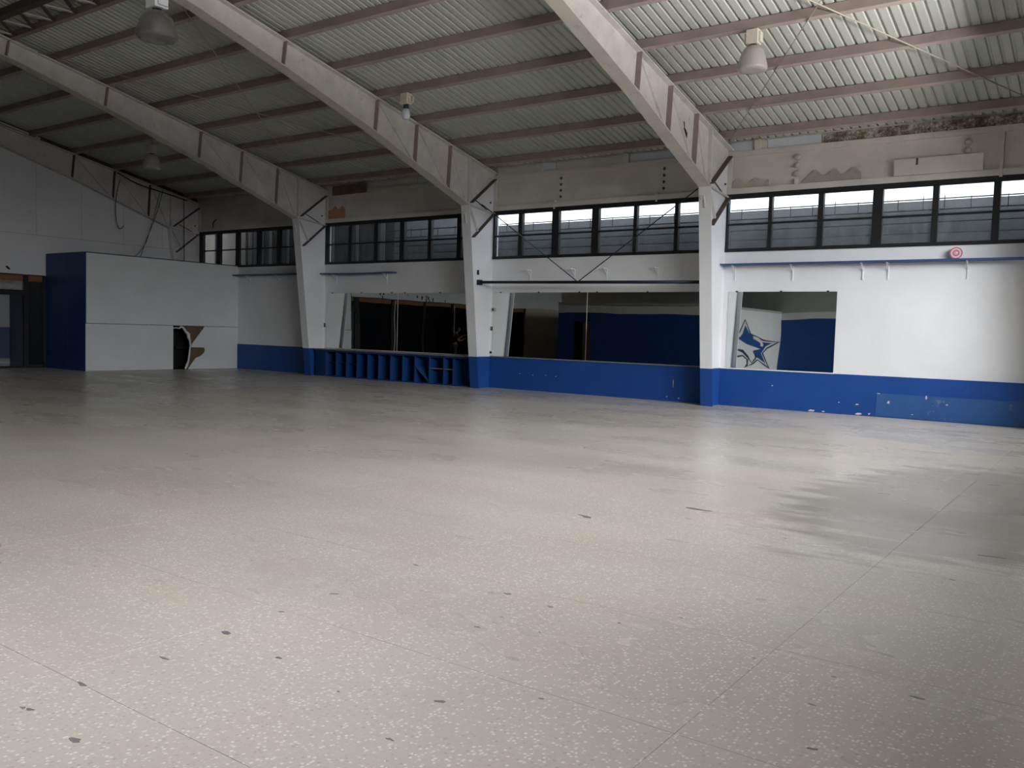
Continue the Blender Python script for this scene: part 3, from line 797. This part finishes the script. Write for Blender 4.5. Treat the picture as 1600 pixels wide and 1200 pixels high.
# ------------------------------------------------------------------ hanging pipe with its V tie rods
pipe = empty('hanging_pipe', (-3.4, -.6, 2.71), 'dark navy pipe hung across the middle bay by a V of rods', 'pipe')
MB().tube([(-6.38, -.60, 2.74), (-.18, -.60, 2.685)], .038, 10).build('pipe_tube', NAVYBAR, pipe, True)
MB().box(-6.40, -6.30, -.66, -.54, 2.67, 2.80).build('end_flange', NAVYBAR, pipe)
MB().box(-.25, -.17, -.65, -.55, 2.63, 2.74).build('end_flange', NAVYBAR, pipe)
MB().tube([(-3.40, -.60, 2.72), (-5.9, -.60, 4.43), (-6.35, -.6, 4.73)], .012, 6).build('tie_rod', NAVYBAR, pipe)
MB().tube([(-3.40, -.60, 2.72), (-1.16, -.60, 4.22), (-.20, -.6, 4.86)], .012, 6).build('tie_rod', NAVYBAR, pipe)

# ------------------------------------------------------------------ small wall fittings
def fitting(x, z, w_, h_, m, label, name, cat, y=0.0, d=.03):
    f = empty(name, (x, y, z), label, cat)
    MB().box(x-w_/2, x+w_/2, y-d, y, z-h_/2, z+h_/2).build('cover_plate', m, f, False, .003)
    MB().box(x-w_*.22, x+w_*.22, y-d-.008, y-d, z-h_*.25, z+h_*.25).build('face_insert', BLACK if m is not BLACK else GREYP, f)
fitting(-12.78, 1.53, .05, .12, BLACK, 'small black outlet beside the column left of the cubby mirrors', 'wall_outlet', 'outlet')
fitting(-6.31, 2.06, .09, .10, GREYP, 'small grey switch plate on the mirror edge right of the second column', 'switch_plate', 'switch', -.01)
fitting(-6.37, 1.56, .05, .10, BLACK, 'small black outlet low beside the second column', 'wall_outlet', 'outlet')
fitting(-6.36, .93, .14, .12, WHITE, 'white junction box just above the blue dado at the second column', 'junction_box', 'box')
sn = empty('sensor', (-6.39, -.62, 2.98), 'small black sensor on the second column above the pipe end', 'sensor')
MB().box(-6.40, -6.36, -.66, -.61, 2.93, 3.05).build('sensor_body', BLACK, sn, False, .004)
MB().tube([(-6.36, -.635, 3.0), (-6.35, -.635, 3.0)], .012, 8).build('sensor_lens', GREYP, sn)
# pink disc
dsc = empty('pink_disc', (4.62, -.10, 3.10), 'small pink round disc with red rings standing on the right bay shelf', 'disc')
def ring(r0, r1, y0, y1, m, nm):
    n = 28; b = MB()
    vs = []
    for yy in (y0, y1):
        for r in (r0, r1):
            vs += [(4.62+r*math.cos(2*PI*k/n), yy, 3.215+r*math.sin(2*PI*k/n)) for k in range(n)]
    fs = []
    for k in range(n):
        j = (k+1) % n
        fs += [(k, j, n+j, n+k), (2*n+k, 3*n+k, 3*n+j, 2*n+j), (n+k, n+j, 3*n+j, 3*n+k), (k, 2*n+k, 2*n+j, j)]
    b.add(vs, fs).build(nm, m, dsc)
ring(.001, .112, -.115, -.10, PALEP, 'disc_plate')
ring(.092, .110, -.122, -.115, REDD, 'outer_ring')
ring(.040, .060, -.122, -.115, REDD, 'inner_ring')
ring(.001, .040, -.122, -.115, PINK, 'disc_centre')
MB().sphere((4.625, -.122, 3.22), .014).build('disc_pin', WHITE, dsc)
# black mark on the end wall, lettering remnants above the dark glazing
bm_ = MB().prism([(-6.36, 2.97), (-6.30, 2.98), (-6.22, 2.90), (-6.24, 2.87), (-6.31, 2.90)], 'x', XL, XL+.006).build('black_mark', BLACK, None)
tag(bm_, 'small black mark on the white end wall left of the booth', 'mark')
let = empty('lettering_remnant', (XL, -11, 2.8), 'row of broken black letter scraps on the white end wall, seen in the cubby mirror', 'lettering')
rl = random.Random(5)
for y, z, s_ in ((9.13, 2.92, .09), (9.33, 2.94, .09), (9.27, 2.80, .08), (10.77, 3.0, .06), (11.45, 2.96, .10), (11.76, 2.93, .13), (12.1, 2.96, .12), (12.08, 2.83, .11), (12.27, 2.92, .11), (12.35, 2.80, .08), (12.59, 2.88, .09), (12.6, 2.80, .07), (13.53, 2.84, .07)):
    n = 7
    pts = [(-y+s_*.75*rl.uniform(.3, 1)*math.cos(2*PI*k/n), z+s_*rl.uniform(.35, 1)*math.sin(2*PI*k/n)) for k in range(n)]
    MB().prism(pts, 'x', XL, XL+.005).build('letter_scrap', BLACK, let)

# ------------------------------------------------------------------ scraps on the head trim above the windows
def wavy(x0, x1, z0, zl, zh, nb, m, label, lead=0):
    b = []; n = 84
    for i in range(n+1):
        u = i/n
        ph = (u*nb) % 1
        bump = (.5+.5*math.cos((ph-.62)*2*PI))**1.25
        b.append((x0+(x1-x0)*u, zl+(zh-zl)*bump if u >= lead else z0+(zl-z0)*(.35+.65*u/lead)))
    o = MB().prism([(x1, z0), (x0, z0)] + b, 'y', -.02, .018).build('wavy_scrap', m, None)
    return tag(o, label, 'scrap')
wavy(.0, .92, 4.745, 4.84, 4.95, 2.4, TAN, 'tan scalloped board scrap on the window head beside the nearest column', .001)
wavy(1.64, 2.80, 4.745, 4.88, 5.00, 3.0, GREYSC, 'grey-brown scalloped board scrap on the window head of the right bay', .08)
pn = empty('cover_panel', (4.2, 0, 4.75), 'long cream board resting on the window head at far right', 'board')
MB().box(3.43, 4.98, -.085, -.06, 4.745, 5.06).build('panel_board', CREAM, pn)
MB().box(3.82, 3.86, -.089, -.085, 4.93, 5.06).build('dark_slot', DARKST, pn)
cn = MB().box(5.245, 5.30, -.06, .018, 4.60, 5.43).build('fascia_batten', CREAM, None); tag(cn, 'narrow vertical cream batten on the fascia at far right', 'batten')
for (xk, zs, lb, nm_) in ((1.51, (5.31, 5.14, 4.97), 'vertical row of three round knobs on the right bay fascia', 'knob_fitting'), (4.70, (5.30, 5.14), 'pair of round knobs on the fascia above the cream board', 'knob_fitting')):
    kf = empty(nm_, (xk, 0, zs[-1]), lb, 'fitting')
    for z in zs:
        MB().sphere((xk, -.02, z), .062, 14, 10, (1, .7, 1)).build('knob', BALL, kf, True)
    if len(zs) == 3: MB().box(xk-.03, xk+.03, -.06, .018, 4.66, 4.86).build('strap', CREAM, kf)
for xk, lb in ((-4.35, 'left row of small dark bolt heads on the middle bay fascia'), (-1.55, 'right row of small dark bolt heads on the middle bay fascia')):
    kf = empty('bolt_row', (xk, 0, 4.9), lb, 'fitting')
    for z in (5.33, 5.18, 5.03, 4.88):
        MB().sphere((xk, .012, z), .035, 10, 8, (1, .6, 1)).build('bolt_head', DARKST, kf, True)
    MB().box(xk-.17, xk-.13, -.05, .018, 4.58, 4.80).build('strap', CREAM, kf)
# third bay: orange broken board and a dark plank
ob = MB().prism([(-12.72, 4.745), (-12.0, 4.745), (-11.98, 4.98), (-12.05, 5.08), (-12.12, 5.12), (-12.2, 5.02), (-12.32, 5.02), (-12.42, 5.13), (-12.5, 5.04), (-12.62, 5.0), (-12.72, 5.02)], 'y', -.01, .018).build('broken_board', ORANGEW, None)
tag(ob, 'orange broken board with jagged top on the third bay window head', 'board')
ob = MB().box(-12.45, -11.05, -.09, -.05, 5.43, 5.70).build('loose_plank', BROWNW, None)
tag(ob, 'dark brown plank against the top of the third bay fascia', 'plank')

# ------------------------------------------------------------------ cables on the left end frame
def cable(pts, r, label):
    # smooth the polyline a little
    P = [Vector(p) for p in pts]
    for _ in range(2):
        Q = [P[0]]
        for a, b in zip(P[:-1], P[1:]): Q += [a*.75+b*.25, a*.25+b*.75]
        Q.append(P[-1]); P = Q
    return tag(MB().tube(P, r, 6).build('hanging_cable', BLACK, None, True), label, 'cable')
cable([(-19.05, -3.0, 5.95), (-19.08, -3.12, 5.4), (-19.08, -3.14, 4.8), (-19.1, -3.04, 4.44), (-19.1, -2.93, 4.40), (-19.1, -2.84, 4.53)], .012, 'hook-ended black cable hanging below the end wall rafter')
cable([(-19.05, -1.5, 5.85), (-19.05, -1.62, 5.35), (-19.05, -1.85, 4.7), (-19.0, -2.1, 4.2), (-18.9, -2.42, 3.45)], .010, 'left slanting black cable dropping from the end wall rafter onto the booth')
cable([(-19.05, -1.62, 5.75), (-19.05, -1.75, 5.2), (-19.0, -1.98, 4.5), (-18.95, -2.2, 3.9), (-18.8, -2.75, 3.44)], .008, 'second slanting black cable dropping beside it onto the booth roof')
cable([(-19.05, -.72, 5.7), (-19.05, -.70, 4.7), (-19.05, -.68, 3.44)], .012, 'straight black vertical cable in front of the end wall column')
cable([(-19.04, -3.1, 6.15), (-19.0, -2.4, 5.88), (-19.0, -1.6, 5.78), (-19.04, -.6, 5.62)], .018, 'thick black cable slung along the end wall rafter')
cable([(-18.4, .0, 4.75), (-18.4, -.02, 4.88), (-18.33, -.02, 4.98), (-18.22, -.02, 5.02)], .014, 'short curled black cable on the last bay window head')

# ------------------------------------------------------------------ high bay lamps
def bell(c, r, h):
    prof = [(.30, 0), (.52, -.06), (.70, -.20), (.84, -.42), (.94, -.66), (1.0, -.86), (.985, -.93), (.90, -.985), (.62, -1.0), (.0005, -1.0)]
    return [(a*r, b*h) for a, b in prof]
def lamp(c, label, kind, drop=0.0, boxm=IVORY, shade=SHADE_FROST, sh=.40):
    x, y, z = c                                   # z: top of the ballast casing
    L = empty('high_bay_lamp', (x, y, z), label, 'ceiling lamp', 'hanging high bay lamps')
    top = z+drop
    MB().tube([(x, y, z-.02), (x, y, top)], .012 if drop > .2 else .025, 8).build('hanger', GALV, L)
    MB().box(x-.10, x+.10, y-.09, y+.09, z-.23, z).build('ballast_casing', boxm, L, False, .012)
    for s in (-1, 1):
        MB().box(x+s*.10, x+s*.135, y-.06, y+.06, z-.21, z-.05).build('cooling_rib', boxm, L)
    MB().lathe([(.055, 0), (.06, -.05), (.05, -.09)], (x, y, z-.23), 16, True).build('lamp_socket', SOCKET, L, True)
    if kind == 'bulb':
        MB().lathe([(.035, 0), (.05, -.03), (.085, -.07), (.09, -.20), (.07, -.235), (.001, -.24)], (x, y, z-.30), 20).build('bulb', BULB, L, True)
        MB().tube([(x+.13, y, z-.06), (x+.2, y, z-.10), (x+.2, y, z-.19), (x+.12, y, z-.20)], .02, 8).build('junction_elbow', boxm, L)
    else:
        MB().lathe(bell(c, .24, sh), (x, y, z-.255), 36).build('lamp_shade', shade, L, True)
        MB().lathe([(.03, 0), (.06, -.06), (.06, -.15), (.001, -.19)], (x, y, z-.33), 16).build('bulb', BULB, L, True)
    return L
lamp((2.12, -4.42, 6.50), 'frosted bell lamp with ivory casing under the nearest roof bay', 'bell', .03)
lamp((-5.50, -4.42, 6.50), 'bare bulb lamp without shade beside the second rafter', 'bulb', .03)
lamp((-15.0, -4.42, 6.36), 'small dim bell lamp in the far left roof bay', 'bell', .16, IVORY, SHADE_FROST)
lamp((-2.23, -12.3, 5.42), 'clear bell lamp with white casing hanging low at top left', 'bell', 2.62, WHITEBOX, SHADE_CLEAR, .33)

# ------------------------------------------------------------------ person seen in the cubby mirror
def person():
    P0 = Vector((-18.35, -13.1, 0))
    h = .90
    pr = empty('person', tuple(P0), 'person in dark shirt and trousers raising an arm, seen in the cubby mirror', 'person')
    SKIN = paint('skin', (.42, .25, .17), .5, .05, 8)
    SHIRT = paint('dark_shirt', (.03, .03, .035), .8, .2, 6)
    TROUS = paint('brown_trousers', (.10, .065, .045), .8, .2, 6)
    HAIR = paint('black_hair', (.012, .010, .009), .6, .2, 20)
    yaw = math.radians(-65)           # facing +X turned towards -Y
    R = Matrix.Rotation(yaw, 3, 'Z')
    def wpt(p): return R @ (Vector(p)*h) + P0
    def skin(name, J, Ed, mat, root=0, sub=2):
        me = bpy.data.meshes.new(name)
        me.from_pydata([tuple(wpt(j[0])-P0) for j in J], Ed, [])
        o = bpy.data.objects.new(name, me); COL.objects.link(o); o.parent = pr
        ORG[o.name] = P0
        sm = o.modifiers.new('skin', 'SKIN'); sm.use_smooth_shade = True
        for v, j in zip(me.skin_vertices[0].data, J):
            v.radius = (j[1]*h, j[2]*h if len(j) > 2 else j[1]*h); v.use_root = False
        me.skin_vertices[0].data[root].use_root = True
        s2 = o.modifiers.new('subsurf', 'SUBSURF'); s2.levels = sub; s2.render_levels = sub
        me.materials.append(mat)
        return o
    # x forward, y left
    J = [((0, 0, .92), .15, .12), ((.03, 0, 1.10), .145, .11), ((.07, 0, 1.30), .17, .12), ((.10, 0, 1.44), .09, .08), ((.13, 0, 1.52), .055), ((.15, 0, 1.60), .06),
         ((.08, .19, 1.39), .065), ((.10, .27, 1.14), .05), ((.34, .14, 1.16), .038), ((.40, .11, 1.20), .03),
         ((.08, -.19, 1.39), .065), ((.20, -.30, 1.18), .05), ((.40, -.10, 1.32), .038), ((.45, -.06, 1.36), .03),
         ((0, .10, .86), .10), ((.03, .11, .48), .068), ((-.02, .12, .09), .042), ((.14, .13, .035), .035),
         ((0, -.10, .86), .10), ((.01, -.11, .48), .068), ((-.04, -.12, .09), .042), ((.12, -.13, .035), .035)]
    Ed = [(0, 1), (1, 2), (2, 3), (3, 4), (4, 5), (2, 6), (6, 7), (7, 8), (8, 9), (2, 10), (10, 11), (11, 12), (12, 13), (0, 14), (14, 15), (15, 16), (16, 17), (0, 18), (18, 19), (19, 20), (20, 21)]
    body = skin('body', J, Ed, SKIN)
    # clothes
    skin('shirt', [((0, 0, .93), .16, .13), ((.03, 0, 1.10), .155, .12), ((.07, 0, 1.30), .18, .13), ((.10, 0, 1.43), .10, .09), ((.08, .19, 1.39), .078), ((.09, .25, 1.22), .062), ((.08, -.19, 1.39), .078), ((.15, -.26, 1.26), .062)],
         [(0, 1), (1, 2), (2, 3), (2, 4), (4, 5), (2, 6), (6, 7)], SHIRT)
    skin('trousers', [((0, 0, .95), .155, .125), ((0, .10, .86), .112), ((.03, .11, .48), .082), ((-.02, .12, .12), .058), ((0, -.10, .86), .112), ((.01, -.11, .48), .082), ((-.04, -.12, .12), .058)],
         [(0, 1), (1, 2), (2, 3), (0, 4), (4, 5), (5, 6)], TROUS)
    # head
    hb = MB()
    hb.sphere((0, 0, 0), 1, 20, 14)
    vs = []
    for v in hb.v:
        v = Vector(v); q = Vector((v.x*.098, v.y*.078, v.z*.122))
        if v.z < 0: q.y *= 1+.25*v.z; q.x *= 1+.12*v.z
        if v.x > .80 and abs(v.y) < .35 and -.35 < v.z < .12: q.x += .018
        if v.x > .80 and -.62 < v.z < -.42 and abs(v.y) < .4: q.x += .006
        vs.append(q)
    c = Vector((.18, 0, 1.68))
    H = MB().add([wpt(c+q) for q in vs], hb.f).build('head', SKIN, pr, True)
    for s in (-1, 1):
        MB().sphere(wpt(c+Vector((.088, s*.032, .012))), .011*h, 8, 6).build('eye', HAIR, H, True)
    MB().sphere(wpt(c+Vector((.094, 0, -.058))), .018*h, 8, 6, (.5, 1, .35)).build('mouth', BROWNW, H, True)
    for s in (-1, 1): MB().sphere(wpt(c+Vector((-.005, s*.078, -.01))), .026*h, 8, 6, (.8, .5, 1.2)).build('ear', SKIN, H, True)
    ha = MB().sphere((0, 0, 0), 1, 20, 14)
    hv = []
    for v in ha.v:
        v = Vector(v)
        q = Vector((v.x*.108-.012, v.y*.088, v.z*.128+.012))
        if v.x > .25 and v.z < .45: q *= .6
        hv.append(wpt(c+q))
    MB().add(hv, ha.f).build('hair', HAIR, pr, True)
    # hands: palm + five curled fingers each, holding a phone
    for s, wr in ((1, Vector((.40, .11, 1.20))), (-1, Vector((.45, -.06, 1.36)))):
        pj = [(tuple(wr), .026, .02), (tuple(wr+Vector((.07, -s*.02, .04))), .036, .018)]
        hd = skin('hand', pj, [(0, 1)], SKIN, 0, 1)
        for k, L_ in enumerate((.065, .075, .07, .055)):
            b0 = wr+Vector((.09, -s*.02-.03+.02*k, .05))
            MB().tube([wpt(b0), wpt(b0+Vector((L_*.5, 0, .018))), wpt(b0+Vector((L_*.75, -s*.02, -.004))), wpt(b0+Vector((L_*.65, -s*.04, -.02)))], [.0085, .008, .0075, .006], 6).build('finger', SKIN, hd, True)
        t0 = wr+Vector((.05, -s*.045, .02))
        MB().tube([wpt(t0), wpt(t0+Vector((.03, -s*.03, .01))), wpt(t0+Vector((.06, -s*.035, .015)))], [.0105, .0095, .007], 6).build('thumb', SKIN, hd, True)
    ph = MB().bar(wpt((.54, -.12, 1.42)), wpt((.54, .04, 1.40)), .01, .075, R @ Vector((1, 0, 0))).build('phone', BLACK, None)
    tag(ph, 'dark phone held up by the person seen in the cubby mirror', 'phone')
    for s in (-1, 1):
        b = MB()
        q = MB().sphere((0, 0, 0), 1, 14, 8)
        b.add([wpt((.05-(.02 if s < 0 else 0)+v[0]*.135, s*.125+v[1]*.05, max(0.004, .045+v[2]*.05))) for v in q.v], q.f)
        b.build('shoe', BLACK, pr, True)
person()
